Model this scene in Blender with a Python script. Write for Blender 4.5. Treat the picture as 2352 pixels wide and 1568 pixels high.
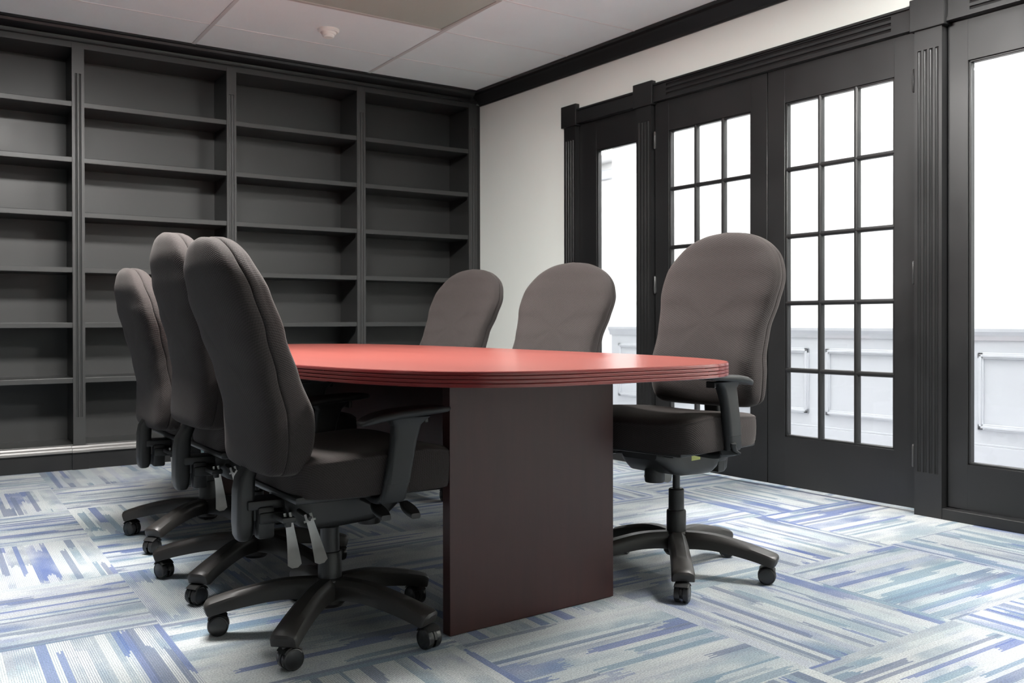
import bpy, bmesh, math, random
from mathutils import Vector, Matrix, Euler
PI = math.pi
for o in list(bpy.data.objects):
    bpy.data.objects.remove(o, do_unlink=True)
scene = bpy.context.scene
C = scene.collection

# ------------------------------------------------------------------ camera
F_PX = 2155.43
YAW, PITCH, ROLL = -0.6078, 0.0059, -0.0018
cam_data = bpy.data.cameras.new('camera')
cam_data.sensor_width = 36.0
cam_data.sensor_fit = 'HORIZONTAL'
cam_data.lens = F_PX / 2352 * 36
cam_data.shift_y = -33.36 / 2352
cam_data.clip_start = 0.02
cam = bpy.data.objects.new('camera', cam_data)
C.objects.link(cam)
cam.location = (0, 0, 0.85)
R_ = (Matrix.Rotation(YAW, 4, 'Z') @ Matrix.Rotation(PI / 2 - PITCH, 4, 'X') @ Matrix.Rotation(ROLL, 4, 'Z'))
cam.rotation_euler = R_.to_euler()
scene.camera = cam
cam_data.dof.use_dof = True
cam_data.dof.focus_distance = 2.75
cam_data.dof.aperture_fstop = 9.0

# ------------------------------------------------------------------ world, exposure
world = bpy.data.worlds.new('world')
scene.world = world
world.use_nodes = True
world.node_tree.nodes['Background'].inputs[0].default_value = (0.5, 0.5, 0.5, 1)
world.node_tree.nodes['Background'].inputs[1].default_value = 0.02
scene.view_settings.view_transform = 'Standard'
scene.view_settings.look = 'None'
scene.view_settings.gamma = 1
scene.view_settings.use_curve_mapping = False
scene.view_settings.exposure = 0.52
ROOM_LAMP = 90.0      # brightness of the room's ceiling troffers
HALL_LAMP = 19.0      # brightness of the hallway's ceiling troffers

# ------------------------------------------------------------------ node helpers
def new_mat(name):
    m = bpy.data.materials.new(name)
    m.use_nodes = True
    nt = m.node_tree
    return m, nt, nt.nodes['Principled BSDF']

def N(nt, t, **kw):
    n = nt.nodes.new(t)
    for k, v in kw.items():
        setattr(n, k, v)
    return n

def M(nt, op, a, b=None, c=None, clamp=False):
    n = nt.nodes.new('ShaderNodeMath')
    n.operation = op
    n.use_clamp = clamp
    for i, v in enumerate((a, b, c)):
        if v is None:
            continue
        if isinstance(v, (int, float)):
            n.inputs[i].default_value = v
        else:
            nt.links.new(v, n.inputs[i])
    return n.outputs[0]

def mixc(nt, fac, a, b, mode='MIX'):
    n = nt.nodes.new('ShaderNodeMix')
    n.data_type = 'RGBA'
    n.blend_type = mode
    for s, v in ((n.inputs[0], fac), (n.inputs[6], a), (n.inputs[7], b)):
        if isinstance(v, (int, float)):
            s.default_value = v
        elif isinstance(v, tuple):
            s.default_value = (v[0], v[1], v[2], 1)
        else:
            nt.links.new(v, s)
    return n.outputs[2]

def plain(name, col, rough=0.5, spec=0.5, metal=0.0, noise=0.0, nscale=8.0, bump=0.0, bscale=200.0,
          sheen=0.0, coat=0.0):
    m, nt, b = new_mat(name)
    b.inputs['Base Color'].default_value = (*col, 1)
    b.inputs['Roughness'].default_value = rough
    b.inputs['Specular IOR Level'].default_value = spec
    b.inputs['Metallic'].default_value = metal
    b.inputs['Sheen Weight'].default_value = sheen
    b.inputs['Coat Weight'].default_value = coat
    tc = N(nt, 'ShaderNodeTexCoord')
    if noise:
        nz = N(nt, 'ShaderNodeTexNoise')
        nz.inputs['Scale'].default_value = nscale
        nz.inputs['Detail'].default_value = 5
        nt.links.new(tc.outputs['Object'], nz.inputs['Vector'])
        f = M(nt, 'MULTIPLY_ADD', nz.outputs[0], 2 * noise, 1 - noise)
        c = mixc(nt, 1.0, col, f, 'MULTIPLY')
        nt.links.new(c, b.inputs['Base Color'])
        r = M(nt, 'MULTIPLY_ADD', nz.outputs[0], 0.25, rough - 0.125)
        nt.links.new(r, b.inputs['Roughness'])
    if bump:
        n2 = N(nt, 'ShaderNodeTexNoise')
        n2.inputs['Scale'].default_value = bscale
        n2.inputs['Detail'].default_value = 2
        nt.links.new(tc.outputs['Object'], n2.inputs['Vector'])
        bp = N(nt, 'ShaderNodeBump')
        bp.inputs['Strength'].default_value = bump
        bp.inputs['Distance'].default_value = 0.001
        nt.links.new(n2.outputs[0], bp.inputs['Height'])
        nt.links.new(bp.outputs[0], b.inputs['Normal'])
    return m

def emit(name, col, strength):
    m, nt, b = new_mat(name)
    b.inputs['Base Color'].default_value = (0.8, 0.8, 0.8, 1)
    b.inputs['Emission Color'].default_value = (*col, 1)
    b.inputs['Emission Strength'].default_value = strength
    return m

# ------------------------------------------------------------------ materials
def carpet_material():
    m, nt, b = new_mat('carpet')
    geo = N(nt, 'ShaderNodeNewGeometry')
    sep = N(nt, 'ShaderNodeSeparateXYZ')
    nt.links.new(geo.outputs['Position'], sep.inputs[0])
    X, Y = sep.outputs[0], sep.outputs[1]
    # slightly skewed grid of square tiles laid quarter-turned
    xs = M(nt, 'MULTIPLY_ADD', Y, -0.0435, X)
    u = M(nt, 'DIVIDE', M(nt, 'SUBTRACT', xs, 0.571), 0.635)
    v = M(nt, 'DIVIDE', M(nt, 'SUBTRACT', Y, 1.47), 0.632)
    iu, iv = M(nt, 'FLOOR', u), M(nt, 'FLOOR', v)
    fu, fv = M(nt, 'FRACT', u), M(nt, 'FRACT', v)
    par = M(nt, 'FLOORED_MODULO', M(nt, 'ADD', iu, iv), 2.0)     # 1: stripes run along x
    def sel(a, c):                                               # par ? a : c
        return M(nt, 'ADD', M(nt, 'MULTIPLY', par, a), M(nt, 'MULTIPLY', M(nt, 'SUBTRACT', 1.0, par), c))
    across = sel(fv, fu)
    along = sel(fu, fv)
    tid = M(nt, 'ADD', M(nt, 'MULTIPLY', iu, 7.31), M(nt, 'MULTIPLY', iv, 13.77))
    def wn(a, c, d):
        cb = N(nt, 'ShaderNodeCombineXYZ')
        for i, s in enumerate((a, c, d)):
            if isinstance(s, (int, float)):
                cb.inputs[i].default_value = s
            else:
                nt.links.new(s, cb.inputs[i])
        w = N(nt, 'ShaderNodeTexWhiteNoise', noise_dimensions='3D')
        nt.links.new(cb.outputs[0], w.inputs['Vector'])
        return w.outputs['Value']
    def ramp(val, stops, interp='CONSTANT'):
        r = N(nt, 'ShaderNodeValToRGB')
        r.color_ramp.interpolation = interp
        e = r.color_ramp.elements
        while len(e) < len(stops):
            e.new(0.5)
        for el, (p, c) in zip(e, stops):
            el.position = p
            el.color = (*c, 1)
        nt.links.new(val, r.inputs[0])
        return r.outputs[0]
    light = (0.36, 0.375, 0.372)
    light2 = (0.245, 0.275, 0.287)
    teal = (0.098, 0.155, 0.20)
    blue = (0.046, 0.075, 0.20)
    slate = (0.077, 0.098, 0.152)
    grey = (0.18, 0.21, 0.235)
    NR = 118.0                                                    # yarn ribs per tile
    rib = M(nt, 'FLOOR', M(nt, 'MULTIPLY', across, NR))
    def layer(nb, seg, seed, stops):
        jit = M(nt, 'MULTIPLY', wn(tid, seed, 3.3), 1.0)
        band = M(nt, 'FLOOR', M(nt, 'ADD', M(nt, 'MULTIPLY', M(nt, 'DIVIDE', rib, NR), nb), jit))
        off = wn(tid, band, seed + 1)
        rag = M(nt, 'MULTIPLY', wn(tid, rib, seed + 2), 0.10)          # ragged ends, yarn by yarn
        sg = M(nt, 'FLOOR', M(nt, 'ADD', M(nt, 'ADD', M(nt, 'MULTIPLY', along, seg), M(nt, 'MULTIPLY', off, 9.0)), rag))
        val = wn(M(nt, 'ADD', tid, M(nt, 'MULTIPLY', band, 1.37)), sg, seed)
        return val
    # broad watercolour clouds that lean the tiles towards pale or coloured yarn
    def clouds(scale, seed):
        cb = N(nt, 'ShaderNodeCombineXYZ')
        nt.links.new(M(nt, 'MULTIPLY', across, 1.6), cb.inputs[0])
        nt.links.new(M(nt, 'MULTIPLY', along, 0.9), cb.inputs[1])
        nt.links.new(M(nt, 'MULTIPLY', tid, seed), cb.inputs[2])
        n = N(nt, 'ShaderNodeTexNoise')
        n.inputs['Scale'].default_value = scale
        n.inputs['Detail'].default_value = 3
        nt.links.new(cb.outputs[0], n.inputs['Vector'])
        return n.outputs[0]
    cl = clouds(2.2, 1.13)
    cl2 = clouds(3.0, 2.71)
    v1 = layer(9.0, 1.1, 1.7, None)
    v2 = layer(22.0, 1.5, 5.1, None)
    v3 = layer(34.0, 1.1, 9.4, None)
    base = mixc(nt, M(nt, 'SMOOTH_MIN', M(nt, 'MULTIPLY', M(nt, 'SUBTRACT', cl, 0.40), 4.0, clamp=True), 1.0, 0.1), light, light2)
    tint = ramp(cl2, [(0.0, blue), (0.42, slate), (0.50, teal), (0.60, blue)], 'LINEAR')
    base = mixc(nt, M(nt, 'MULTIPLY', M(nt, 'MULTIPLY', M(nt, 'SUBTRACT', cl2, 0.53), 7.0, clamp=True), 0.50), base, teal)
    base = mixc(nt, M(nt, 'MULTIPLY', M(nt, 'MULTIPLY', M(nt, 'SUBTRACT', 0.44, cl2), 7.0, clamp=True), 0.38), base, blue)
    c1 = ramp(v1, [(0.0, light), (0.58, grey), (0.72, teal), (0.80, light), (0.90, slate), (0.94, blue)])
    soft = M(nt, 'MULTIPLY_ADD', M(nt, 'MULTIPLY', M(nt, 'SUBTRACT', cl, 0.38), 4.0, clamp=True), 0.65, 0.15)
    col = mixc(nt, M(nt, 'MULTIPLY', M(nt, 'GREATER_THAN', v1, 0.55), soft), base, c1)
    c2 = ramp(v2, [(0.0, blue), (0.05, teal), (0.13, slate), (0.18, light), (0.32, light)])
    col = mixc(nt, M(nt, 'MULTIPLY', M(nt, 'LESS_THAN', v2, 0.30), 0.75), col, c2)
    c3 = ramp(v3, [(0.0, blue), (0.05, slate), (0.11, light), (0.18, light)])
    col = mixc(nt, M(nt, 'MULTIPLY', M(nt, 'LESS_THAN', v3, 0.17), 0.75), col, c3)
    # yarn ribs: dark gaps between rows, stronger in some tiles
    fr = M(nt, 'FRACT', M(nt, 'MULTIPLY', across, NR))
    gap = M(nt, 'ABSOLUTE', M(nt, 'SUBTRACT', fr, 0.5))            # 0 centre, .5 gap
    gapm = M(nt, 'MULTIPLY', M(nt, 'SUBTRACT', gap, 0.22), 5.0, clamp=True)
    tstr = M(nt, 'MULTIPLY_ADD', M(nt, 'POWER', wn(tid, 2.2, 4.4), 1.5), 0.65, 0.18)
    gcol = ramp(wn(tid, 8.8, M(nt, 'FLOOR', M(nt, 'DIVIDE', rib, 7.0))), [(0.0, slate), (0.35, blue), (0.5, teal), (0.8, grey)])
    col = mixc(nt, M(nt, 'MULTIPLY', gapm, tstr), col, gcol)
    # speckle of the loops
    sp = N(nt, 'ShaderNodeTexNoise')
    sp.inputs['Scale'].default_value = 230.0
    sp.inputs['Detail'].default_value = 2
    nt.links.new(geo.outputs['Position'], sp.inputs['Vector'])
    spf = M(nt, 'MULTIPLY_ADD', sp.outputs[0], 1.5, 0.30)
    col = mixc(nt, 1.0, col, spf, 'MULTIPLY')
    nt.links.new(col, b.inputs['Base Color'])
    b.inputs['Roughness'].default_value = 0.95
    b.inputs['Specular IOR Level'].default_value = 0.1
    b.inputs['Sheen Weight'].default_value = 0.15
    bp = N(nt, 'ShaderNodeBump')
    bp.inputs['Strength'].default_value = 0.35
    bp.inputs['Distance'].default_value = 0.003
    h = M(nt, 'SUBTRACT', M(nt, 'MULTIPLY', sp.outputs[0], 1.2), M(nt, 'MULTIPLY', gapm, 0.5))
    nt.links.new(h, bp.inputs['Height'])
    nt.links.new(bp.outputs[0], b.inputs['Normal'])
    return m

def fabric_material():
    m, nt, b = new_mat('chair_fabric')
    tc = N(nt, 'ShaderNodeTexCoord')
    sep = N(nt, 'ShaderNodeSeparateXYZ')
    nt.links.new(tc.outputs['UV'], sep.inputs[0])
    U, V = sep.outputs[0], sep.outputs[1]
    k = 2 * PI / 0.0068
    # staggered knots of the weave, in slanting rows
    a = M(nt, 'SINE', M(nt, 'MULTIPLY', M(nt, 'ADD', M(nt, 'MULTIPLY', V, 1.0), M(nt, 'MULTIPLY', U, 0.5)), k))
    c = M(nt, 'SINE', M(nt, 'MULTIPLY', M(nt, 'SUBTRACT', U, M(nt, 'MULTIPLY', V, 0.5)), k * 0.8))
    w = M(nt, 'ADD', M(nt, 'MULTIPLY', a, 0.55), M(nt, 'MULTIPLY', M(nt, 'MULTIPLY', a, c), 0.45))
    nz = N(nt, 'ShaderNodeTexNoise')
    nz.inputs['Scale'].default_value = 500
    nt.links.new(tc.outputs['Object'], nz.inputs['Vector'])
    f = M(nt, 'MULTIPLY_ADD', w, 0.26, 0.60)
    f = M(nt, 'ADD', f, M(nt, 'MULTIPLY', nz.outputs[0], 0.8))
    col = mixc(nt, 1.0, (0.0325, 0.028, 0.027), f, 'MULTIPLY')
    nt.links.new(col, b.inputs['Base Color'])
    b.inputs['Roughness'].default_value = 0.9
    b.inputs['Specular IOR Level'].default_value = 0.08
    b.inputs['Sheen Weight'].default_value = 0.10
    b.inputs['Sheen Roughness'].default_value = 0.45
    b.inputs['Sheen Tint'].default_value = (0.95, 0.88, 0.85, 1)
    bp = N(nt, 'ShaderNodeBump')
    bp.inputs['Strength'].default_value = 0.35
    bp.inputs['Distance'].default_value = 0.001
    nt.links.new(M(nt, 'ADD', w, nz.outputs[0]), bp.inputs['Height'])
    nt.links.new(bp.outputs[0], b.inputs['Normal'])
    return m

def mahogany(name, c1, c2, rough, axis_scale, coat=0.0):
    m, nt, b = new_mat(name)
    tc = N(nt, 'ShaderNodeTexCoord')
    mp = N(nt, 'ShaderNodeMapping')
    mp.inputs['Scale'].default_value = axis_scale
    nt.links.new(tc.outputs['Object'], mp.inputs[0])
    nz = N(nt, 'ShaderNodeTexNoise')
    nz.inputs['Scale'].default_value = 6
    nz.inputs['Detail'].default_value = 6
    nz.inputs['Roughness'].default_value = 0.65
    nt.links.new(mp.outputs[0], nz.inputs['Vector'])
    fac = M(nt, 'MULTIPLY_ADD', M(nt, 'SUBTRACT', nz.outputs[0], 0.5), 2.0, 0.5, clamp=True)
    nt.links.new(mixc(nt, fac, c1, c2), b.inputs['Base Color'])
    b.inputs['Roughness'].default_value = rough
    b.inputs['Coat Weight'].default_value = coat
    b.inputs['Coat Roughness'].default_value = 0.15
    return m

def glass_material():
    m = bpy.data.materials.new('window_glass')
    m.use_nodes = True
    nt = m.node_tree
    nt.nodes.clear()
    out = N(nt, 'ShaderNodeOutputMaterial')
    tr = N(nt, 'ShaderNodeBsdfTransparent')
    tr.inputs[0].default_value = (0.96, 0.97, 0.97, 1)
    gl = N(nt, 'ShaderNodeBsdfGlossy')
    gl.inputs['Roughness'].default_value = 0.02
    lw = N(nt, 'ShaderNodeLayerWeight')
    lw.inputs[0].default_value = 0.5
    frv = M(nt, 'MULTIPLY_ADD', M(nt, 'POWER', lw.outputs['Facing'], 5.0), 0.9, 0.04)
    mx = N(nt, 'ShaderNodeMixShader')
    nt.links.new(frv, mx.inputs[0])
    nt.links.new(tr.outputs[0], mx.inputs[1])
    nt.links.new(gl.outputs[0], mx.inputs[2])
    nt.links.new(mx.outputs[0], out.inputs[0])
    return m

MAT = {}
MAT['carpet'] = carpet_material()
MAT['fabric'] = fabric_material()
MAT['wood_top'] = mahogany('mahogany_top', (0.185, 0.044, 0.036), (0.23, 0.060, 0.048), 0.28, (1.0, 0.12, 1.0), 0.08)
MAT['wood_edge'] = mahogany('mahogany_edge', (0.14, 0.018, 0.018), (0.17, 0.024, 0.023), 0.22, (1, 1, 6), 0.3)
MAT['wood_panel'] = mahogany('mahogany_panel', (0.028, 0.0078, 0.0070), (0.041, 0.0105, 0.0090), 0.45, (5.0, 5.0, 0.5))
MAT['glass'] = glass_material()
MAT['wall'] = plain('wall_paint', (0.83, 0.855, 0.81), 0.7, 0.3, noise=0.015, bump=0.1, bscale=120)
MAT['hall_wall'] = plain('hallway_paint', (0.86, 0.86, 0.86), 0.7, 0.3, noise=0.01)
MAT['wainscot'] = plain('wainscot_paint', (0.50, 0.515, 0.55), 0.45, 0.4)
MAT['hall_floor'] = plain('hallway_floor', (0.62, 0.62, 0.66), 0.6, 0.3, noise=0.05)
MAT['black_paint'] = plain('charcoal_paint', (0.0115, 0.0115, 0.0118), 0.38, 0.5, noise=0.18, nscale=3.5)
MAT['shelf_paint'] = plain('charcoal_shelf_paint', (0.031, 0.0318, 0.0313), 0.42, 0.5, noise=0.15, nscale=2.5)
MAT['moulding_highlight'] = plain('moulding_highlight', (0.16, 0.157, 0.152), 0.35, 0.5)  # lamp highlight on the glossy charcoal moulding, put into the colour as paler grey
MAT['ceiling'] = plain('ceiling_tile', (0.875, 0.935, 0.925), 0.9, 0.1, noise=0.02, bump=0.3, bscale=90)
MAT['grid'] = plain('ceiling_grid', (0.66, 0.66, 0.64), 0.6, 0.3)
MAT['diffuser_off'] = plain('diffuser_unlit', (0.50, 0.53, 0.46), 0.35, 0.5, bump=0.4, bscale=150)
MAT['fixture'] = plain('fixture_frame', (0.50, 0.48, 0.44), 0.5, 0.4)
MAT['lamp_on'] = emit('diffuser_lit', (1.0, 0.98, 0.95), ROOM_LAMP)
MAT['hall_lamp_on'] = emit('hallway_diffuser_lit', (1.0, 0.99, 0.98), HALL_LAMP)
MAT['plastic'] = plain('black_plastic', (0.012, 0.012, 0.012), 0.42, 0.5, bump=0.25, bscale=900)
MAT['base_plastic'] = plain('base_plastic', (0.023, 0.021, 0.0195), 0.42, 0.5, noise=0.1, bump=0.2, bscale=700)
MAT['wheel'] = plain('caster_plastic', (0.02, 0.02, 0.021), 0.25, 0.5)
MAT['arm'] = plain('armrest_plastic', (0.014, 0.0146, 0.0152), 0.5, 0.4, bump=0.3, bscale=900)
MAT['steel'] = plain('brushed_steel', (0.50, 0.49, 0.46), 0.38, 0.5, metal=0.9, noise=0.2, nscale=30)
MAT['sticker'] = plain('sticker', (0.50, 0.52, 0.16), 0.5, 0.4, noise=0.2, nscale=120)
MAT['detector'] = plain('detector_plastic', (0.93, 0.92, 0.86), 0.4, 0.5)
MAT['hinge'] = plain('painted_hinge', (0.05, 0.05, 0.05), 0.35, 0.5)
MAT['tag'] = plain('clear_tag', (0.45, 0.62, 0.62), 0.4, 0.5)

# ------------------------------------------------------------------ mesh helpers
def link(name, bm, mat, parent=None, smooth=False):
    bmesh.ops.recalc_face_normals(bm, faces=bm.faces)
    me = bpy.data.meshes.new(name)
    bm.to_mesh(me)
    bm.free()
    for mm in (mat if isinstance(mat, (list, tuple)) else [mat]):
        me.materials.append(mm)
    if smooth:
        me.polygons.foreach_set('use_smooth', [True] * len(me.polygons))
        try:
            me.set_sharp_from_angle(angle=math.radians(smooth if smooth is not True else 40))
        except Exception:
            pass
    o = bpy.data.objects.new(name, me)
    C.objects.link(o)
    if parent is not None:
        o.parent = parent
    return o

def box(bm, x0, x1, y0, y1, z0, z1, bev=0.0, seg=2):
    r = bmesh.ops.create_cube(bm, size=1.0)
    vs = r['verts']
    for v in vs:
        v.co = Vector((x0 + (v.co.x + .5) * (x1 - x0), y0 + (v.co.y + .5) * (y1 - y0), z0 + (v.co.z + .5) * (z1 - z0)))
    if bev:
        es = list({e for v in vs for e in v.link_edges})
        bmesh.ops.bevel(bm, geom=es, offset=bev, segments=seg, affect='EDGES', profile=0.5)
    return vs

def loft(bm, rings, cap0=True, cap1=True, closed=True, mat=0):
    R = [[bm.verts.new(p) for p in ring] for ring in rings]
    n = len(R[0])
    for a, b2 in zip(R, R[1:]):
        for i in range(n if closed else n - 1):
            j = (i + 1) % n
            f = bm.faces.new((a[i], a[j], b2[j], b2[i]))
            f.material_index = mat
    if cap0:
        bm.faces.new(R[0]).material_index = mat
    if cap1:
        bm.faces.new(R[-1]).material_index = mat
    return R

def lathe(bm, prof, n=32, cen=(0, 0, 0), mtx=None):
    rings = []
    for r, z in prof:
        ring = []
        for i in range(n):
            a = 2 * PI * i / n
            p = Vector((r * math.cos(a), r * math.sin(a), z))
            if mtx is not None:
                p = mtx @ p
            ring.append(p + Vector(cen))
        rings.append(ring)
    loft(bm, rings)

def catmull(pts, per=6, closed=False):
    out = []
    n = len(pts)
    P = [Vector(p) for p in pts]
    rng = range(n) if closed else range(n - 1)
    for i in rng:
        if closed:
            p0, p1, p2, p3 = P[i - 1], P[i], P[(i + 1) % n], P[(i + 2) % n]
        else:
            p0, p1, p2, p3 = P[max(i - 1, 0)], P[i], P[i + 1], P[min(i + 2, n - 1)]
        for k in range(per):
            t = k / per
            out.append(0.5 * ((2 * p1) + (-p0 + p2) * t + (2 * p0 - 5 * p1 + 4 * p2 - p3) * t * t + (-p0 + 3 * p1 - 3 * p2 + p3) * t ** 3))
    if not closed:
        out.append(P[-1])
    return out

def rrect(w, h, r, n=5):
    """rounded rectangle outline centred on 0, list of (a, b)"""
    out = []
    r = min(r, w / 2 - 1e-4, h / 2 - 1e-4)
    for cx, cy, a0 in ((w / 2 - r, h / 2 - r, 0), (-w / 2 + r, h / 2 - r, PI / 2), (-w / 2 + r, -h / 2 + r, PI), (w / 2 - r, -h / 2 + r, 1.5 * PI)):
        for k in range(n):
            a = a0 + PI / 2 * k / (n - 1)
            out.append((cx + r * math.cos(a), cy + r * math.sin(a)))
    return out

def sweep(bm, path, sizes, up=Vector((0, 0, 1)), r=0.3, n=5):
    """rounded-rectangle section (width across, height along up) swept along path"""
    rings = []
    P = [Vector(p) for p in path]
    for i, p in enumerate(P):
        t = (P[min(i + 1, len(P) - 1)] - P[max(i - 1, 0)]).normalized()
        s = t.cross(up).normalized()
        u2 = s.cross(t).normalized()
        w, h = sizes[i] if isinstance(sizes, list) else sizes
        rings.append([p + s * a + u2 * b2 for a, b2 in rrect(w, h, r * min(w, h), n)])
    loft(bm, rings)

def tag(o, label=None, cat=None, group=None, kind=None):
    if label: o['label'] = label
    if cat: o['category'] = cat
    if group: o['group'] = group
    if kind: o['kind'] = kind
    return o

def empty(name, loc=(0, 0, 0), rz=0.0):
    o = bpy.data.objects.new(name, None)
    C.objects.link(o)
    o.location = loc
    o.rotation_euler = (0, 0, rz)
    o.empty_display_size = 0.1
    return o

def struct(o, label=None, cat=None):
    return tag(o, label, cat, kind='structure')

def prism_y(bm, prof, y0, y1, mat=0):
    """profile (x, z) extruded along y"""
    loft(bm, [[Vector((x, y0, z)) for x, z in prof], [Vector((x, y1, z)) for x, z in prof]], mat=mat)

def prism_x(bm, prof, x0, x1, mat=0):
    loft(bm, [[Vector((x0, y, z)) for y, z in prof], [Vector((x1, y, z)) for y, z in prof]], mat=mat)

# ------------------------------------------------------------------ room shell
XW = 3.82        # face of the door wall
XL = -1.65       # left wall
YB = 6.24        # back wall, behind the bookcase
YN = -1.60       # wall behind the camera
ZC = 2.55        # ceiling
XH = 5.35        # far wall of the hallway
bm = bmesh.new(); box(bm, XL - .1, XW + .10, YN - .1, YB + .1, -0.05, 0.0)
struct(link('floor', bm, MAT['carpet']), 'blue and pale grey carpet tiles laid quarter turned across the room', 'carpet')
bm = bmesh.new(); box(bm, XW + .10, 8.2, YN - .1, 9.6, -0.05, 0.0)
struct(link('floor_hallway', bm, MAT['hall_floor']), 'pale hallway floor beyond the glazed doors', 'floor')
bm = bmesh.new(); box(bm, XL - .1, XW + .02, YN - .1, YB + .1, ZC, ZC + .05)
ceil = struct(link('ceiling', bm, MAT['ceiling']), 'off white suspended tile ceiling', 'ceiling')
bm = bmesh.new(); box(bm, XL - .1, XW + .12, YB, YB + .1, 0, ZC)
struct(link('wall_back', bm, MAT['wall']), 'wall behind the dark bookcase', 'wall')
bm = bmesh.new(); box(bm, XL - .1, XL, YN - .1, YB, 0, ZC)
struct(link('wall_left', bm, MAT['black_paint']), 'dark wall left of the camera', 'wall')
bm = bmesh.new(); box(bm, XL, XW + .12, YN - .1, YN, 0, ZC)
struct(link('wall_front', bm, MAT['wall']), 'white wall behind the camera', 'wall')
Y_A, Y_B = 1.70, 4.76   # door wall opening
bm = bmesh.new()
box(bm, XW, XW + .12, Y_B, YB, 0, ZC)
box(bm, XW, XW + .12, YN, Y_A, 0, ZC)
box(bm, XW, XW + .12, Y_A, Y_B, 2.14, ZC)
struct(link('wall_right', bm, MAT['wall']), 'off white wall that holds the black glazed doors', 'wall')

# ceiling grid bars
bm = bmesh.new()
SH = 0.045
def gx(x, y): return x + SH * (y - 5.38)
for x0 in (-0.70 - .0, 0.48, 1.665, 2.845):
    ya, yb = YN, 5.9
    if x0 > 1:
        ya = 4.74 - .64 * 8
    w = .011
    loft(bm, [[Vector((gx(x0, ya) - w, ya, ZC - .004)), Vector((gx(x0, ya) + w, ya, ZC - .004)), Vector((gx(x0, ya) + w, ya, ZC + .001)), Vector((gx(x0, ya) - w, ya, ZC + .001))],
              [Vector((gx(x0, yb) - w, yb, ZC - .004)), Vector((gx(x0, yb) + w, yb, ZC - .004)), Vector((gx(x0, yb) + w, yb, ZC + .001)), Vector((gx(x0, yb) - w, yb, ZC + .001))]])
struct(link('trim_1', bm, MAT['grid']), 'grey ceiling grid bars running towards the bookcase', 'ceiling grid')
bm = bmesh.new()
for k in range(11):
    y = 5.39 - .64 * k
    box(bm, XL, XW - .06, y - .006, y + .006, ZC - .0022, ZC + .001)
struct(link('trim_2', bm, plain('grid_fine', (0.82, .82, .80), .7, .2)), 'thin ceiling grid bars running across the room', 'ceiling grid')

# ceiling fixtures
def troffer(x0, x1, y0, y1, lit, label, group=None):
    e = empty('ceiling_light', ((x0 + x1) / 2, (y0 + y1) / 2, ZC))
    w, d = (x1 - x0) / 2, (y1 - y0) / 2
    b1 = bmesh.new()
    t = .022
    for a in ((-w, w, -d, -d + t), (-w, w, d - t, d), (-w, -w + t, -d + t, d - t), (w - t, w, -d + t, d - t)):
        box(b1, a[0], a[1], a[2], a[3], -.008, .0, .002, 1)
    link('frame', b1, MAT['fixture'], e)
    b2 = bmesh.new(); box(b2, -w + t, w - t, -d + t, d - t, -.004, -.0005)
    link('diffuser', b2, MAT['lamp_on'] if lit else MAT['diffuser_off'], e)
    tag(e, label, 'ceiling light', group)
    return e
troffer(1.635, 2.80, 4.11, 4.735, False, 'unlit rectangular ceiling light with a grey green diffuser above the table')
troffer(.44, 1.60, 2.83, 3.45, True, 'lit rectangular ceiling light above the row of chairs left of the table')
troffer(2.86, 3.46, 0.90, 1.52, True, 'lit square ceiling light in front of the table near the doors')

# smoke detector
e = tag(empty('smoke_detector', (2.25, 5.10, ZC)), 'round cream smoke detector on the ceiling before the bookcase', 'smoke detector')
bm = bmesh.new(); lathe(bm, [(0.002, 0), (.062, 0), (.062, -.010), (.054, -.018), (.002, -.018)], 40)
link('mounting_plate', bm, MAT['detector'], e, 35)
bm = bmesh.new(); lathe(bm, [(.002, -.018), (.046, -.018), (.040, -.030), (.034, -.032), (.034, -.040), (.028, -.048), (.010, -.052), (.002, -.052)], 40)
link('sensor_head', bm, MAT['detector'], e, 35)

# crown on the door wall
def crown_prof(h, p):
    return [(0, 0), (0, -h), (-.010, -h), (-.012, -h + .012), (-.022, -h + .018), (-p * .62, -.040), (-p * .80, -.030), (-p * .86, -.016), (-p, -.013), (-p, 0)]
bm = bmesh.new()
prism_y(bm, [(XW + a, ZC + z) for a, z in crown_prof(.098, .085)], YN, 5.90)
struct(link('trim_3', bm, MAT['black_paint'], smooth=30), 'black crown moulding along the top of the door wall', 'moulding')

# ------------------------------------------------------------------ bookcase
YF = 5.91
bc = tag(empty('bookcase', (1.1, 6.05, 0)), 'charcoal painted built in bookcase of empty shelves covering the far wall', 'bookcase')
bc.location = (0, 0, 0)
STILES = [(-1.65, -1.59), (-0.775, -0.713), (0.118, 0.180), (1.014, 1.080), (1.913, 1.974), (2.812, 2.876), (3.718, 3.79)]
bm = bmesh.new(); box(bm, XL, XW - .003, 6.222, 6.237, .08, 2.50)
link('back_panel', bm, MAT['shelf_paint'], bc)
def fluted_z(bm, c0, c1, z0, z1, n, fz0, fz1, place, depth, gw, gd, margin):
    """fluted board; place(c, d, z) maps across / depth-from-face / height to a point"""
    def section(fl):
        pts = [(c0, depth), (c0, 0.0)]
        if fl:
            span = (c1 - c0) - 2 * margin
            for i in range(n):
                cc = c0 + margin + span * (i + .5) / n
                for k in range(7):
                    a = PI * k / 6
                    pts.append((cc - gw / 2 * math.cos(a), gd * math.sin(a)))
        pts += [(c1, 0.0), (c1, depth)]
        return pts
    for a, b2, fl in ((z0, fz0, False), (fz0, fz1, True), (fz1, z1, False)):
        s = section(fl)
        loft(bm, [[place(c, d, a) for c, d in s], [place(c, d, b2) for c, d in s]])
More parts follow.
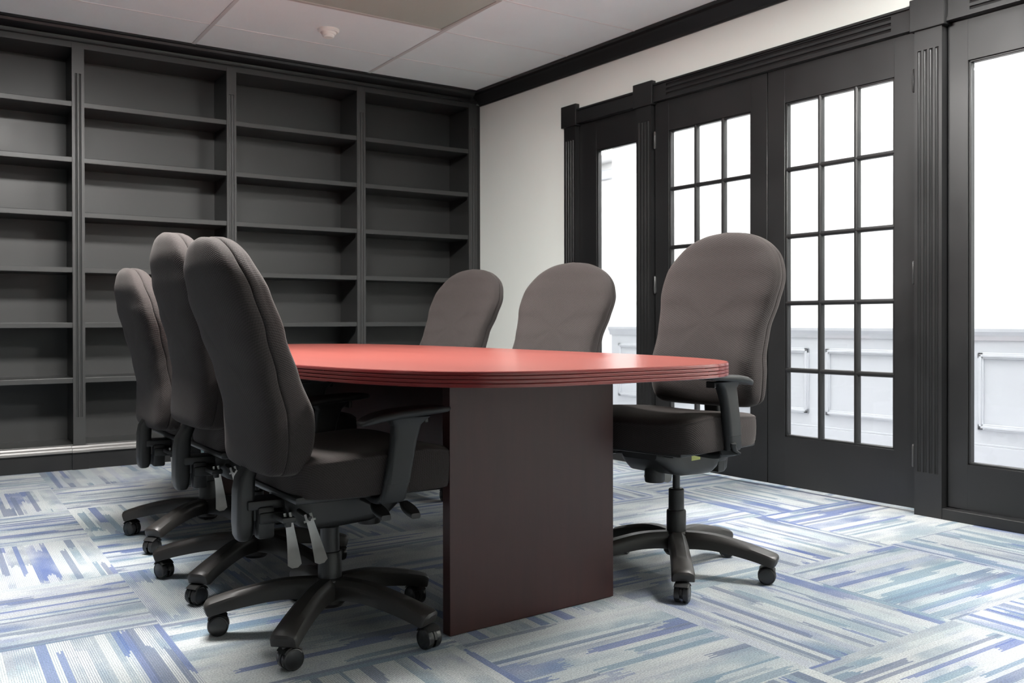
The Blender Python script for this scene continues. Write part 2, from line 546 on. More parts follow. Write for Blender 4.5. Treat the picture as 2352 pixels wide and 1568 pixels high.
for i, (a, b2) in enumerate(STILES):
    bm = bmesh.new()
    fluted_z(bm, a, b2, .13, 2.46, 2, .30, 2.29, lambda c, d, z: Vector((c, YF - .008 + d, z)), .026, .013, .008, .012)
    link('stile', bm, MAT['shelf_paint'], bc, 20)
    bm = bmesh.new()
    m0 = (a + b2) / 2
    box(bm, max(m0 - .011, XL), m0 + .011, YF + .018, 6.222, .13, 2.46)
    link('divider', bm, MAT['shelf_paint'], bc)
ZS = [2.128, 1.806, 1.490, 1.168, 0.848, 0.528]
for i in range(len(STILES) - 1):
    m0 = (STILES[i][0] + STILES[i][1]) / 2 + .012
    m1 = (STILES[i + 1][0] + STILES[i + 1][1]) / 2 - .012
    for k, z in enumerate(ZS):
        bm = bmesh.new(); box(bm, m0, m1, YF, 6.221, z - .031, z, .0025)
        link('shelf', bm, MAT['shelf_paint'], bc)
    bm = bmesh.new(); box(bm, m0, m1, YF, 6.221, .112, .142, .0025)
    link('shelf', bm, MAT['shelf_paint'], bc)
bm = bmesh.new(); box(bm, XL + .001, XW - .032, YF - .004, YF + .02, 2.436, 2.55)
link('frieze', bm, MAT['shelf_paint'], bc)
bm = bmesh.new()
box(bm, XL + .001, XW - .032, YF - .035, YF + .01, 2.470, 2.478)
prism_x(bm, [(YF - .004 + a * 1.0, ZC - .0005 + z) for a, z in crown_prof(.066, .086)], XL + .001, XW - .09)
link('crown_moulding', bm, MAT['black_paint'], bc, 30)
bm = bmesh.new(); box(bm, XL + .001, XW - .032, YF + .02, 6.221, 2.438, 2.46)
link('top_board', bm, MAT['shelf_paint'], bc)
bm = bmesh.new(); box(bm, XL + .001, XW - .032, YF - .032, YF + .02, 0, .100)
for (a, b2) in STILES:
    box(bm, max(a - .012, XL + .001), min(b2 + .012, XW - .002), YF - .045, YF - .02, 0, .100, .002)
link('plinth', bm, MAT['black_paint'], bc)
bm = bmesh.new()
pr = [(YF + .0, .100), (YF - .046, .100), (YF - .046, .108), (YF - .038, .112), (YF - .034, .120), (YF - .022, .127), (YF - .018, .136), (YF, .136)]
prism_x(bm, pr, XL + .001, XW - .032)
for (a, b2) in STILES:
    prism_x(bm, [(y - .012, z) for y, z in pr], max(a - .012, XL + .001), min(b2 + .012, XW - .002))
link('plinth_moulding', bm, MAT['moulding_highlight'], bc, 20)['label'] = 'charcoal moulding with its highlight painted in as paler grey'
bm = bmesh.new(); box(bm, 3.79, XW - .001, YF - .004, 6.2, 0, 2.46)
link('side_panel', bm, MAT['black_paint'], bc)

# ------------------------------------------------------------------ door wall joinery
XF = 3.80
def wallplace(c, d, z): return Vector((XF - .0 + d, c, z))
def casing(idx, y0, y1, label, n=4):
    b1 = bmesh.new()
    fluted_z(b1, y0, y1, 0.0, 2.125, n, .19, 2.025, wallplace, .05, .016, .009, .010)
    # capping block
    box(b1, XF - .012, XF + .05, y0 - .018, y1 + .018, 2.112, 2.252, .003)
    struct(link('trim_%d' % idx, b1, MAT['black_paint'], smooth=20), label, 'door casing')
casing(4, 4.745, 4.862, 'black fluted casing at the far side of the narrow side window')
casing(5, 4.038, 4.165, 'black fluted casing between the narrow side window and the far door leaf')
casing(6, 2.245, 2.372, 'black fluted casing between the near door leaf and the large side window')
casing(7, 1.62, 1.735, 'black fluted casing right of the large side window')
def header(idx, y0, y1, z0, z1, fl, label):
    b1 = bmesh.new()
    if fl:
        def pl(c, d, z): return Vector((XF + .006 + d, z, c))
        fluted_z(b1, z0, z1, y0, y1, 3, y0 + .10, y1 - .10, pl, .044, .014, .008, .012)
    else:
        box(b1, XF + .006, XF + .05, y0, y1, z0, z1, .003)
    box(b1, XF - .004, XF + .05, y0, y1, z1 - .012, z1, .002)
    struct(link('trim_%d' % idx, b1, MAT['black_paint'], smooth=20), label, 'door header')
header(8, 2.390, 4.020, 2.128, 2.232, True, 'black fluted head casing above the double doors')
header(9, 4.183, 4.727, 2.128, 2.218, False, 'plain black head casing above the narrow side window')
header(10, 1.753, 2.227, 2.128, 2.232, True, 'black fluted head casing above the large side window')

def sash(name, y0, y1, z0, z1, gy0, gy1, gz0, gz1, cols, rows, xf, th, label, cat, mw=.030):
    """glazed frame: stiles, rails, muntins in one mesh, one part for its panes"""
    b1 = bmesh.new()
    box(b1, xf, xf + th, y0, gy0, z0, z1, .002)
    box(b1, xf, xf + th, gy1, y1, z0, z1, .002)
    box(b1, xf + .0005, xf + th - .0005, gy0 - .002, gy1 + .002, z0, gz0, .001)
    box(b1, xf + .0005, xf + th - .0005, gy0 - .002, gy1 + .002, gz1, z1, .001)
    # bead round the glazing
    bd = .010
    for (a, b2, c, d) in ((gy0, gy0 + bd, gz0, gz1), (gy1 - bd, gy1, gz0, gz1), (gy0, gy1, gz0, gz0 + bd), (gy0, gy1, gz1 - bd, gz1)):
        box(b1, xf + .006, xf + th - .006, a, b2, c, d, .003)
    for k in range(1, cols):
        y = gy0 + (gy1 - gy0) * k / cols
        sweep(b1, [(xf + th / 2, y, gz0), (xf + th / 2, y, gz1)], (th - .008, mw - .006), up=Vector((0, 1, 0)), r=.42, n=4)
    for k in range(1, rows):
        z = gz0 + (gz1 - gz0) * k / rows
        sweep(b1, [(xf + th / 2, gy0, z), (xf + th / 2, gy1, z)], (th - .008, mw - .006), up=Vector((0, 0, 1)), r=.42, n=4)
    o = struct(link(name, b1, MAT['black_paint'], smooth=20), label, cat)
    b2_ = bmesh.new()
    box(b2_, xf + th / 2 - .0015, xf + th / 2 + .0015, gy0 + .001, gy1 - .001, gz0 + .001, gz1 - .001)
    link('glass_pane', b2_, MAT['glass'], o)
    return o
GZ0, GZ1 = .268, 1.945
d_far = sash('door_1', 3.206, 4.030, .020, 2.122, 3.315, 3.918, GZ0, GZ1, 3, 5, 3.826, .042, 'far leaf of the black double door with fifteen glass panes', 'door')
d_near = sash('door_2', 2.380, 3.202, .020, 2.122, 2.488, 3.094, GZ0, GZ1, 3, 5, 3.826, .042, 'near leaf of the black double door with fifteen glass panes', 'door')
sash('window_1', 4.172, 4.740, .052, 2.122, 4.150 + .03, 4.575, .25, 1.935, 1, 1, 3.836, .042, 'narrow black framed side window left of the double doors', 'window')
sash('window_2', 1.740, 2.240, .052, 2.122, 1.80, 2.150, .242, 1.945, 1, 1, 3.836, .042, 'large black framed side window right of the double doors', 'window')
# bead moulding round the right side window
# jambs and head closing the opening
bm = bmesh.new()
box(bm, 3.80, 3.94, Y_A, Y_B, 2.124, 2.14)
box(bm, 3.85, 3.94, 4.034, 4.166, 0, 2.124)
box(bm, 3.85, 3.94, 2.243, 2.376, 0, 2.124)
box(bm, 3.82, 3.94, Y_A, 1.738, 0, 2.124)
box(bm, 3.82, 3.94, 4.742, Y_B, 0, 2.124)
struct(link('trim_11', bm, MAT['black_paint']), 'black jambs of the doors and side windows', 'door jamb')
bm = bmesh.new()
box(bm, 3.798, 3.94, 1.738, 2.243, 0, .048, .003)
struct(link('trim_12', bm, MAT['black_paint']), 'black curb under the large side window', 'sill')
bm = bmesh.new()
box(bm, 3.80, 3.94, 4.168, 4.742, 0, .048, .003)
struct(link('trim_13', bm, MAT['black_paint']), 'black curb under the narrow side window', 'sill')
bm = bmesh.new()
box(bm, XW - .014, XW, 4.865, 5.86, 0, .09, .003)
struct(link('baseboard_right', bm, MAT['black_paint']), 'black baseboard between the doors and the bookcase', 'baseboard')
# hinges
def hinge(door, y, z):
    b1 = bmesh.new()
    lathe(b1, [(.001, -.052), (.0045, -.050), (.0068, -.046), (.0068, .046), (.0045, .050), (.001, .052)], 12, (3.817, y, z))
    box(b1, 3.819, 3.8255, y - .0045, y + .0045, z - .045, z + .045)
    link('hinge', b1, MAT['hinge'], door, 30)
for z in (1.905, 1.062, .255):
    hinge(d_near, 2.386, z)
    hinge(d_far, 4.024, z)

# ------------------------------------------------------------------ hallway
ZH = 2.62
bm = bmesh.new()
box(bm, XH, XH + .1, YN, 6.17, 0, ZH)
struct(link('wall_hallway', bm, MAT['hall_wall']), 'bright white hallway wall seen through the door panes', 'wall')
bm = bmesh.new()
box(bm, XW + .10, 8.2, YN - .1, YN, 0, ZH)
box(bm, XW + .10, 8.2, 9.5, 9.6, 0, ZH)
box(bm, XW + .12, XW + .2, YB, 9.5, 0, ZH)
box(bm, 6.9, 7.0, 6.17, 9.5, 0, ZH)
box(bm, XH + .1, 6.9, 6.17 - .1, 6.17, 0, ZH)
box(bm, XW + .02, XW + .119, YN, YB, ZC + .001, ZH)
struct(link('wall_far', bm, MAT['hall_wall']), 'white walls at the ends of the hallway', 'wall')
bm = bmesh.new(); box(bm, XW + .02, 8.2, YN - .1, 9.6, ZH, ZH + .05)
struct(link('ceiling_hallway', bm, MAT['hall_wall']), 'white hallway ceiling', 'ceiling')
bm = bmesh.new()
box(bm, 6.84, 6.9, 6.17, 9.5, 2.44, 2.54, .01)
struct(link('trim_14', bm, MAT['wainscot']), 'pale grey crown moulding at the far end of the hallway', 'moulding')
# wainscot: base, cap and framed boxes
bm = bmesh.new()
box(bm, XH - .006, XH, YN, 6.17, 0, .80)
box(bm, XH - .022, XH - .005, YN, 6.185, 0, .125, .003)
box(bm, XH - .016, XH - .005, YN, 6.18, .125, .138, .003)
cap = [(XH - .005, .735), (XH - .012, .735), (XH - .016, .748), (XH - .020, .765), (XH - .034, .785), (XH - .036, .803), (XH - .005, .803)]
prism_y(bm, cap, YN, 6.19)
def pframe(y0, y1, z0, z1):
    w = .036
    for (a, b2, c, d, vert) in ((y0, y1, z0, z0 + w, 0), (y0, y1, z1 - w, z1, 0), (y0, y0 + w, z0, z1, 1), (y1 - w, y1, z0, z1, 1)):
        box(bm, XH - .016, XH - .005, a, b2, c, d, .004)
        if vert:
            box(bm, XH - .022, XH - .012, a + .010, b2 - .010, c + .010, d - .010, .004)
        else:
            box(bm, XH - .022, XH - .012, a + .010, b2 - .010, c + .010, d - .010, .004)
for y1 in (6.08, 5.03, 3.981, 2.933, 1.885, .837, -.21):
    pframe(max(y1 - .913, YN + .05), y1, .215, .665)
struct(link('trim_15', bm, MAT['wainscot'], smooth=20), 'pale grey wainscot panelling along the hallway wall', 'wainscot')
def hall_light(x0, x1, y0, y1, label):
    e = empty('ceiling_light', ((x0 + x1) / 2, (y0 + y1) / 2, ZH))
    w, d = (x1 - x0) / 2, (y1 - y0) / 2
    b1 = bmesh.new()
    for a in ((-w, w, -d, -d + .02), (-w, w, d - .02, d), (-w, -w + .02, -d + .02, d - .02), (w - .02, w, -d + .02, d - .02)):
        box(b1, a[0], a[1], a[2], a[3], -.008, 0)
    link('frame', b1, MAT['fixture'], e)
    b2 = bmesh.new(); box(b2, -w + .02, w - .02, -d + .02, d - .02, -.004, -.0005)
    link('diffuser', b2, MAT['hall_lamp_on'], e)
    tag(e, label, 'ceiling light')
hall_light(4.35, 4.95, 4.6, 5.8, 'lit hallway ceiling light outside the narrow side window')
hall_light(4.35, 4.95, 2.5, 3.7, 'lit hallway ceiling light outside the double doors')
hall_light(4.35, 4.95, 0.3, 1.5, 'lit hallway ceiling light outside the large side window')
hall_light(5.9, 6.5, 7.0, 8.2, 'lit ceiling light in the space beyond the hallway corner')

# ------------------------------------------------------------------ table
TX, TY, TZ = 1.627, 3.247, .733
TA, TB, TN = .660, 1.487, 3.7
TR = -.016
table = tag(empty('conference_table', (TX, TY, 0), TR), 'long oval mahogany conference table with a ribbed red edge', 'table')
def table_ring(inset, z, n=200):
    out = []
    for i in range(n):
        t = 2 * PI * i / n
        # even parameter: walk the superellipse
        c, s = math.cos(t), math.sin(t)
        x = (TA - inset) * math.copysign(abs(c) ** (2 / TN), c)
        y = (TB - inset) * math.copysign(abs(s) ** (2 / TN), s)
        out.append(Vector((x, y, z)))
    return out
def resample(ring, m=220):
    L = [0]
    n = len(ring)
    for i in range(n):
        L.append(L[-1] + (ring[(i + 1) % n] - ring[i]).length)
    out = []
    j = 0
    for k in range(m):
        t = L[-1] * k / m
        while L[j + 1] < t:
            j += 1
        f = (t - L[j]) / max(L[j + 1] - L[j], 1e-9)
        out.append(ring[j].lerp(ring[(j + 1) % n], f))
    return out
base_ring = resample(table_ring(0, 0, 2400))
def ring_at(inset, z):
    out = []
    for i, p in enumerate(base_ring):
        t = (base_ring[(i + 1) % len(base_ring)] - base_ring[i - 1]).normalized()
        nrm = Vector((t.y, -t.x, 0))
        q = p - nrm * inset
        out.append(Vector((q.x, q.y, z)))
    return out
bm = bmesh.new()
loft(bm, [ring_at(.0035, TZ - .003), ring_at(.0035, TZ), ], cap0=True, cap1=True)
link('tabletop', bm, MAT['wood_top'], table)
prof = [(.02, TZ - .0005), (.0032, TZ - .0005), (.0012, TZ - .0012), (.0004, TZ - .003), (.0, TZ - .0085)]
z = TZ - .0085
for k in range(3):
    prof += [(.0030, z - .0002), (.0030, z - .0005), (.0003, z - .0030), (0, z - .0036), (0, z - .0095)]
    z -= .0095
prof += [(.002, z - .0015), (.05, z - .0015)]
bm = bmesh.new()
loft(bm, [ring_at(a, b2) for a, b2 in prof], cap0=False, cap1=True)
link('ribbed_edge', bm, MAT['wood_edge'], table, 20)
ZU = z - .0015 - .0002
def end_panel(y, rot):
    b1 = bmesh.new(); box(b1, -.303, .303, -.0175, .0175, .002, ZU, .0015)
    o = link('end_panel', b1, MAT['wood_panel'], table)
    l = Vector((1.604 + (.02 if y > 0 else 0) - TX, y, 0)); l.rotate(Euler((0, 0, -TR)))
    o.location = l; o.rotation_euler = (0, 0, rot)
end_panel(2.199 - TY, .05 - TR)
end_panel(4.33 - TY, .0)
bm = bmesh.new(); box(bm, -.012, .012, 2.24 - TY, 4.31 - TY, .36, ZU, .001)
link('modesty_panel', bm, MAT['wood_panel'], table)

# ------------------------------------------------------------------ office chair
HALF = [(0, 0), (.13, .001), (.183, .008), (.206, .036), (.215, .11), (.210, .19), (.213, .27), (.228, .35), (.237, .41), (.232, .465), (.207, .520), (.160, .567), (.090, .600), (0, .611)]
right = catmull([(a, b2, 0) for a, b2 in HALF], 6)
OUT = [(p.x, p.y) for p in right] + [(-p.x, p.y) for p in right[-2:0:-1]]
def spine(s):
    pts = [(0, -.205), (.08, -.200), (.16, -.203), (.26, -.228), (.36, -.262), (.46, -.296), (.54, -.318), (.61, -.326)]
    for (a, xa), (b2, xb) in zip(pts, pts[1:]):
        if s <= b2:
            t = (s - a) / (b2 - a)
            t = t * t * (3 - 2 * t) * .5 + t * .5
            return xa + (xb - xa) * t
    return pts[-1][1]
def tfront(s):   # cushion thickness, fuller at the lumbar
    return .073 + .020 * math.exp(-((s - .13) / .12) ** 2)
def polar_uv(bm, centre, rings):
    """weave coordinates: distance walked outwards over the surface from the centre point"""
    uvl = bm.loops.layers.uv.new('weave')
    n = len(rings[0])
    pos = {centre: (0.0, 0.0)}
    for i in range(n):
        prev, d = centre.co, 0.0
        ang = None
        for r in rings:
            v = r[i]
            d += (v.co - prev).length
            prev = v.co
            if ang is None:
                far = rings[min(6, len(rings) - 1)][i].co - centre.co
                ang = (far.y, far.z) if AX_UV[0] == 'z' else (far.y, far.x)
                L = math.hypot(*ang) or 1.0
                ang = (ang[0] / L, ang[1] / L)
            pos[v] = (ang[0] * d, ang[1] * d)
    for f in bm.faces:
        for lp in f.loops:
            lp[uvl].uv = pos.get(lp.vert, (0.0, 0.0))
AX_UV = ['z']

def back_pillow(front):
    b1 = bmesh.new()
    cz = .30
    K = 14
    e = 2 / 4.6 if front else 2 / 5.0
    steps = []
    for k in range(1, K):
        ph = PI / 2 * k / K
        steps.append((math.sin(ph) ** e, ph, None))
    steps += [(1.0, None, .26), (1.0, None, .12), (.998, None, .045), (.985, None, 0.0)]
    rings = []
    for rad, ph, dp in steps:
        sc = rad * (1.0 if front else .994)
        ring = []
        for (y, s) in OUT:
            yy, ss = y * sc, cz + (s - cz) * sc
            if dp is not None:
                dep = dp
            elif front:
                dep = math.cos(ph) ** (2 / (3.4 + 2.0 * max(0, 1 - s / .40)))
            else:
                dep = math.cos(ph) ** e
            if front:
                T = tfront(ss)
                dish = -.012 * (1 - rad)
                low = max(0.0, 1 - abs(ss - .14) / .26)
                ridge = math.exp(-((rad - .80) / .10) ** 2)
                x = spine(ss) + T * dep + dish * (1 + .8 * low) + .007 * low * ridge * (1 - math.exp(-(yy / .09) ** 2)) + .22 * yy * yy
            else:
                x = spine(ss) - .050 * dep + .22 * yy * yy
            ring.append(Vector((x, yy, .465 + ss)))
        rings.append(ring)
    R = [[b1.verts.new(p) for p in r] for r in rings]
    cen = Vector((0, 0, 0))
    for p in rings[0]: cen += p
    cv = b1.verts.new(cen / len(rings[0]))
    n = len(OUT)
    for i in range(n):
        b1.faces.new((cv, R[0][i], R[0][(i + 1) % n]))
    for a, b2 in zip(R, R[1:]):
        for i in range(n):
            j = (i + 1) % n
            b1.faces.new((a[i], a[j], b2[j], b2[i]))
    ctr = b1.verts.new(Vector((spine(cz), 0, .465 + cz)))
    for i in range(n):
        b1.faces.new((R[-1][i], ctr, R[-1][(i + 1) % n]))
    AX_UV[0] = 'z'
    polar_uv(b1, cv, R)
    return b1

def seat_cushion():
    b1 = bmesh.new()
    cx0, hd, hw = .060, .227, .252
    n = 96
    def o(t, sc, x_in=0):
        c, s = math.cos(t), math.sin(t)
        e = 2 / 6.0
        x = cx0 + hd * sc * math.copysign(abs(c) ** e, c)
        y = hw * sc * math.copysign(abs(s) ** e, s) * (1 - .05 * (-min(0, (x - cx0)) / hd))
        return x, y
    def warp(x, y):
        fx = (x - cx0) / hd
        fy = y / hw
        w = -.018 * max(0, fx - .35) ** 1.6 / .5 - .010 * (1 - fx * fx) * (1 - fy * fy) + .008 * fy * fy + .014 * fx * (1 if fx < .5 else max(0, 1 - (fx - .5) * 1.2)) - .002
        return w
    prof = [(.55, .010, 0), (.92, .006, 0), (.975, .0, 0), (.992, .012, 0), (1.0, .035, .3), (1.003, .060, .7), (1.0, .086, 1), (.994, .0905, 1), (.9975, .0925, 1), (.9975, .0955, 1), (.992, .0975, 1), (.975, .101, 1), (.93, .107, 1), (.85, .111, 1), (.7, .114, 1), (.5, .115, 1), (.25, .115, 1)]
    rings = []
    for sc, z, w in prof:
        ring = []
        for i in range(n):
            x, y = o(2 * PI * i / n, sc)
            ring.append(Vector((x, y, .418 + z + w * warp(x, y))))
        rings.append(ring)
    R = loft(b1, rings, cap1=False)
    cv = b1.verts.new(sum(rings[-1], Vector((0, 0, 0))) / n)
    for i in range(n):
        b1.faces.new((R[-1][i], R[-1][(i + 1) % n], cv))
    AX_UV[0] = 'x'
    polar_uv(b1, cv, R[::-1])
    return b1

def leg_mesh():
    b1 = bmesh.new()
    path = catmull([(.022, 0, .1185), (.07, 0, .1215), (.13, 0, .120), (.19, 0, .111), (.26, 0, .096), (.310, 0, .082), (.332, 0, .075)], 3)
    rings = []
    L = len(path)
    for i, p in enumerate(path):
        t = (path[min(i + 1, L - 1)] - path[max(i - 1, 0)]).normalized()
        s = Vector((0, 1, 0))
        u2 = Vector((-t.z, 0, t.x))
        f = p.x / .332
        w = .062 - .006 * math.sin(PI * f) + .010 * f
        h = .056 - .018 * f
        if i == L - 1: w *= .62; h *= .55
        elif i == L - 2: w *= .9; h *= .88
        # flat faceted top with chamfered shoulders
        sec = [(-.5, -.5), (-.5, .10), (-.44, .30), (-.24, .5), (.24, .5), (.44, .30), (.5, .10), (.5, -.5)]
        rings.append([p + s * (a * w) + u2 * (b2 * h) for a, b2 in sec])
    loft(b1, rings)
    bmesh.ops.bevel(b1, geom=[e for e in b1.edges if e.calc_face_angle(0) > 1.0], offset=.002, segments=2, affect='EDGES')
    return b1

def hood_mesh():
    b1 = bmesh.new()
    lathe(b1, [(.001, .038), (.0075, .038), (.0075, .066), (.012, .068), (.012, .073), (.001, .073)], 16)
    # curved fender between and over the wheels
    rings = []
    for k in range(15):
        a = math.radians(-35 + 215 * k / 14)
        ro, ri = .0292, .0230
        rings.append([Vector((-.014 + r * math.cos(a), y, .0285 + r * math.sin(a))) for r, y in ((ri, -.0035), (ro, -.0035), (ro, .0035), (ri, .0035))])
    loft(b1, rings)
    rings = []
    for k in range(9):
        a = math.radians(35 + 100 * k / 8)
        rings.append([Vector((-.014 + r * math.cos(a), y, .0285 + r * math.sin(a))) for r, y in ((.0290, -.023), (.0325, -.020), (.0335, 0), (.0325, .020), (.0290, .023))])
    loft(b1, rings)
    box(b1, -.030, .004, -.0035, .0035, .014, .050, .001)
    return b1

def wheel_mesh(side):
    b1 = bmesh.new()
    m = Matrix.Rotation(-PI / 2 * side, 3, 'X')
    lathe(b1, [(.001, .004), (.0265, .004), (.0280, .006), (.0282, .017), (.0268, .0205), (.0235, .0222), (.0225, .0212), (.012, .0230), (.001, .0235)], 32, (-.014, 0, .0285), m)
    return b1

def paddle(length, w0, w1, bend):
    """steel lever: flat strip hanging down from its pivot, widening to a rounded thumb end"""
    b1 = bmesh.new()
    rings = []
    n = 16
    for k in range(n + 1):
        t = k / n
        w = w0 + (w1 - w0) * (t ** 1.4)
        if t > .93: w *= math.sqrt(max(0.15, 1 - ((t - .93) / .075) ** 2))
        z = -length * t
        x = bend * math.sin(t * PI * .9) - .01 * t
        th = .0028
        rings.append([Vector((x + c, y, z)) for y, c in ((-w / 2, -th / 2), (w / 2, -th / 2), (w / 2 * .92, th / 2), (-w / 2 * .92, th / 2))])
    loft(b1, rings)
    return b1

def build_chair():
    root = empty('office_chair')
    up = []
    # five-star base
    for k in range(5):
        leg = link('leg', leg_mesh(), MAT['base_plastic'], root, 32)
        leg.rotation_euler = (0, 0, 2 * PI * k / 5)
        ca = link('caster', hood_mesh(), MAT['plastic'], root, 35)
        a = 2 * PI * k / 5
        ca.location = (.312 * math.cos(a), .312 * math.sin(a), 0)
        ca.rotation_euler = (0, 0, [2.4, .9, 4.0, 5.2, 1.9][k])
        for s in (1, -1):
            link('wheel', wheel_mesh(s), MAT['wheel'], ca, 35)
    bm = bmesh.new()
    lathe(bm, [(.001, .068), (.034, .068), (.042, .078), (.044, .120), (.041, .142), (.036, .147), (.001, .147)], 40)
    link('base_hub', bm, MAT['base_plastic'], root, 35)
    # gas column
    bm = bmesh.new()
    lathe(bm, [(.001, .145), (.0325, .145), (.0325, .212), (.030, .217), (.0262, .219), (.0258, .285), (.022, .289), (.001, .289)], 36)
    link('column_cover', bm, MAT['plastic'], root, 30)
    bm = bmesh.new()
    lathe(bm, [(.001, .25), (.0125, .25), (.0125, .345), (.001, .345)], 24)
    up.append(link('gas_cylinder', bm, MAT['plastic'], root, 30))
    # tilt mechanism
    bm = bmesh.new()
    rings = []
    for x, w, z0, z1 in ((-.150, .130, .362, .404), (-.135, .165, .346, .408), (-.112, .180, .322, .410), (-.075, .190, .310, .411), (.0, .196, .313, .411), (.08, .198, .318, .411), (.135, .196, .330, .411), (.175, .180, .358, .410), (.200, .140, .378, .406)):
        rings.append([Vector((x, a, (z0 + z1) / 2 + b2)) for a, b2 in rrect(w, z1 - z0, .022, 5)])
    loft(bm, rings)
    box(bm, -.24, -.13, -.045, .045, .372, .396, .004)
    box(bm, -.215, -.14, -.060, .060, .335, .366, .008)
    mech = link('tilt_mechanism', bm, MAT['plastic'], root, 35); up.append(mech)
    bm = bmesh.new()
    lathe(bm, [(.001, .352), (.031, .352), (.033, .348), (.033, .300), (.031, .294), (.001, .292)], 28, (.118, 0, 0))
    up.append(link('tension_knob', bm, MAT['plastic'], root, 30))
    bm = bmesh.new()
    box(bm, -.17, .25, -.20, .20, .404, .424, .008)
    for s in (1, -1):
        box(bm, -.14, .20, s * .115 - .02, s * .115 + .02, .392, .410, .004)
    up.append(link('seat_pan', bm, MAT['plastic'], root, 30))
    up.append(link('seat', seat_cushion(), MAT['fabric'], root, 50))
    # back upright
    bm = bmesh.new()
    rings = []
    for x, z, w, d in ((-.230, .288, .030, .020), (-.230, .292, .050, .032), (-.230, .304, .062, .042), (-.230, .335, .068, .046), (-.228, .42, .070, .046), (-.224, .455, .068, .042), (-.208, .485, .064, .034), (-.196, .54, .058, .024)):
        rings.append([Vector((x - .012 + a, b2, z)) for a, b2 in rrect(d, w, .012, 5)])
    loft(bm, rings)
    box(bm, -.222, -.180, -.030, .030, .340, .385, .006)
    box(bm, -.216, -.172, -.052, -.012, .296, .380, .007)
    box(bm, -.216, -.172, .012, .052, .296, .380, .007)
    up.append(link('back_upright', bm, MAT['plastic'], root, 35))
    # backrest
    bk = [link('backrest_cushion', back_pillow(True), MAT['fabric'], root, 60),
          link('backrest_shell', back_pillow(False), MAT['fabric'], root, 60)]
    # arms
    arms = []
    AX, AY = .074, -.022
    for s in (1, -1):
        bm = bmesh.new()
        path = catmull([(.000, s * .16, .402), (-.004, s * .235, .398), (-.004, s * .272, .408), (.002, s * .284, .45)], 4)
        sweep(bm, path, [(.075, .016)] * (len(path) - 4) + [(.072, .018)] * 4, up=Vector((0, 0, 1)) if False else Vector((0.0, .3, 1)), r=.35)
        arm = link('armrest', bm, MAT['arm'], root, 40)
        arm.location = (AX, s * AY, 0)
        bm = bmesh.new()
        rings = []
        for x, y, z, w, d in ((-.010, .283, .400, .062, .026), (-.008, .286, .408, .068, .030), (-.003, .288, .435, .069, .031), (.000, .289, .447, .069, .031), (.0005, .289, .448, .070, .034), (.010, .290, .50, .070, .035), (.021, .289, .56, .072, .036), (.029, .286, .595, .080, .038), (.032, .284, .610, .110, .045), (.032, .283, .616, .13, .052)):
            rings.append([Vector((x + a, s * y + b2, z)) for a, b2 in rrect(w, d, .014, 5)])
        loft(bm, rings)
        up_post = link('arm_post', bm, MAT['arm'], arm, 35)
        bm = bmesh.new()
        # waterfall pad, wide and gently dished, dropping at the rear
        rings = []
        for x, w, zz, th in ((-.098, .030, .603, .008), (-.094, .052, .605, .012), (-.08, .072, .610, .016), (-.05, .084, .618, .020), (0, .090, .625, .022), (.06, .092, .629, .021), (.115, .088, .632, .018), (.140, .074, .6325, .015), (.152, .050, .633, .010)):
            rings.append([Vector((x, s * .279 + a, zz + b2)) for a, b2 in rrect(w, th, th * .49, 5)])
        loft(bm, rings)
        pad = link('arm_pad', bm, MAT['arm'], arm, 50)
        bm = bmesh.new(); box(bm, .084, .094, s * .272 - .016, s * .272 + .016, .598, .618, .002)
        link('height_button', bm, MAT['plastic'], arm)
        arms.append(arm)
    up += arms
    # steel levers hanging at the rear right, black paddles at the front
    for (x, y, z, rx, ry, L, w0, w1) in ((-.165, -.135, .362, -.17, .06, .125, .020, .038), (-.120, -.165, .360, -.32, .10, .115, .019, .036)):
        lv = link('lever', paddle(L, w0, w1, .006), MAT['steel'], root, 40)
        lv['label'] = 'flat steel lever'
        lv.location = (x, y, z)
        lv.rotation_euler = (rx, ry, .96)
        up.append(lv)
        b2 = bmesh.new()
        for q in (-.007, .007):
            box(b2, -.004, .002, q - .003, q + .003, -.004, .014)
        box(b2, -.005, .003, -.015, .015, -.006, -.001)
        link('clip', b2, MAT['steel'], lv)
    bm = bmesh.new()
    box(bm, -.185, -.150, -.150, -.07, .352, .366, .003)
    sweep(bm, [(-.12, -.06, .370), (-.12, -.172, .362)], (.012, .012), r=.45)
    box(bm, -.175, -.160, -.143, -.127, .340, .360, .002)
    up.append(link('lever_bracket', bm, MAT['plastic'], root, 30))
    for (x, y0, y1, z) in ((.05, -.07, -.235, .385), (.130, -.07, -.245, .383)):
        bm = bmesh.new()
        sweep(bm, [(x, y0, z), (x + .005, y1 + .05, z - .006)], (.010, .010), r=.45)
        rings = []
        for k in range(7):
            t = k / 6
            w = .018 + .022 * math.sin(PI * min(1, t * .75 + .12))
            rings.append([Vector((x + .004 + a, y1 + .055 - .070 * t, z - .006 - .022 * t + b2)) for a, b2 in rrect(w, .014, .005, 4)])
        loft(bm, rings)
        up.append(link('paddle_lever', bm, MAT['plastic'], root, 35))
    return root, up, bk, arms

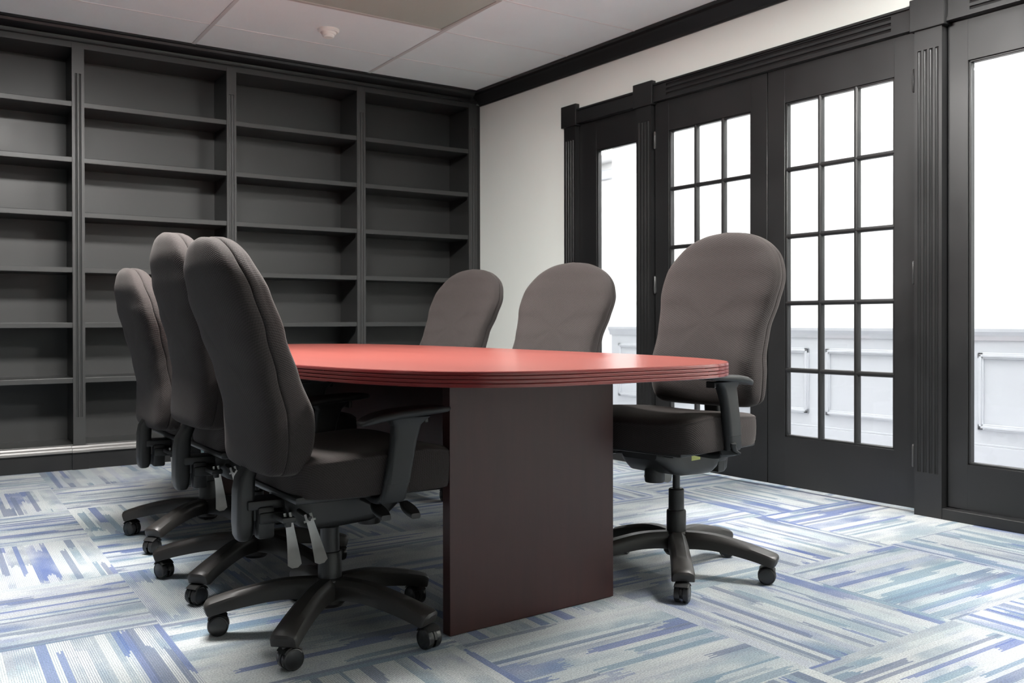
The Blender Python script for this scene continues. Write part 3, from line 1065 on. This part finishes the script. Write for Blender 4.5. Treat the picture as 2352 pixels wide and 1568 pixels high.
proto, UP, BK, ARMS = build_chair()
proto_up = {o.name for o in UP}
proto_bk = {o.name for o in BK}
GROUPS = 'office chairs around the conference table'
CH = [  # x, y, heading, base angle, lift, back lift, arm lift, label
    (1.065, 2.415, -2, -134, -.012, .006, .000, .0, 'dark grey office chair nearest the camera, left of the table, showing two steel levers'),
    (1.085, 3.062, -2, 147, .024, .026, .020, .095, 'dark grey office chair in the middle of the row left of the table'),
    (1.140, 3.775, -2, 145, .000, -.025, .000, .065, 'dark grey office chair at the bookcase end of the row left of the table'),
    (2.255, 2.275, 189, -131, .030, .062, .018, .0, 'dark grey office chair in front of the double doors, right of the table'),
    (2.335, 3.240, 199, -110, .010, .045, .010, -.09, 'dark grey office chair right of the table before the narrow side window'),
    (2.335, 4.150, 192, -100, .010, .055, .010, -.09, 'dark grey office chair right of the table before the bookcase corner'),
]
def dup_tree(o, parent=None):
    c = o.copy()
    C.objects.link(c)
    c.parent = parent
    kids = [dup_tree(ch, c) for ch in list(o.children)]
    return c
protos = [proto] + [None] * 5
def names_of(root):
    return root.children
KEY = [ch.name for ch in proto.children]
base_objs = list(proto.children)
roots = [proto]
for i in range(1, 6):
    r = proto.copy(); C.objects.link(r)
    mp = {}
    for ch in base_objs:
        c = dup_tree(ch, r)
        mp[ch.name] = c
    r['_m'] = 0
    roots.append(r)
    CH[i] = CH[i] + (mp,)
CH[0] = CH[0] + ({ch.name: ch for ch in base_objs},)
for r, (x, y, hd, ba, lift, blift, alift, tilt, label, mp) in zip(roots, CH):
    if '_m' in r: del r['_m']
    r.location = (x, y, 0)
    r.rotation_euler = (0, 0, math.radians(hd))
    tag(r, label, 'office chair', GROUPS)
    rel = math.radians(ba - hd)
    for nm, c in mp.items():
        if nm.startswith('leg') and not nm.startswith('lever'):
            c.rotation_euler.z += rel
        elif nm.startswith('caster'):
            l = c.location.copy(); l.rotate(Euler((0, 0, rel))); c.location = l
            c.rotation_euler.z += rel + x * 3
        elif nm == 'base_hub' or nm == 'column_cover':
            pass
        else:
            c.location.z += lift
            if nm in proto_bk:
                c.location.z += blift
                piv = Vector((-.2, 0, .47))
                rot = Euler((0, tilt, 0))
                q = piv.copy(); q.rotate(rot)
                c.rotation_euler = rot
                c.location = c.location + piv - q
            if nm.startswith('armrest'):
                c.location.z += 0
                for ch in c.children:
                    ch.location.z += alift
# sticker on the near right chair's mechanism
bm = bmesh.new()
box(bm, .004, .052, .0985, .0996, .366, .386)
st = link('sticker', bm, MAT['sticker'], roots[3])
st['label'] = 'yellow green sticker'
st.location.z = .030
# clear tag hanging under the middle-left chair
bm = bmesh.new(); box(bm, -.006, .006, -.001, .001, -.085, 0)
tg = link('hang_tag', bm, MAT['tag'], roots[2])
tg['label'] = 'pale translucent tag'
tg.location = (-.06, -.16, .372)
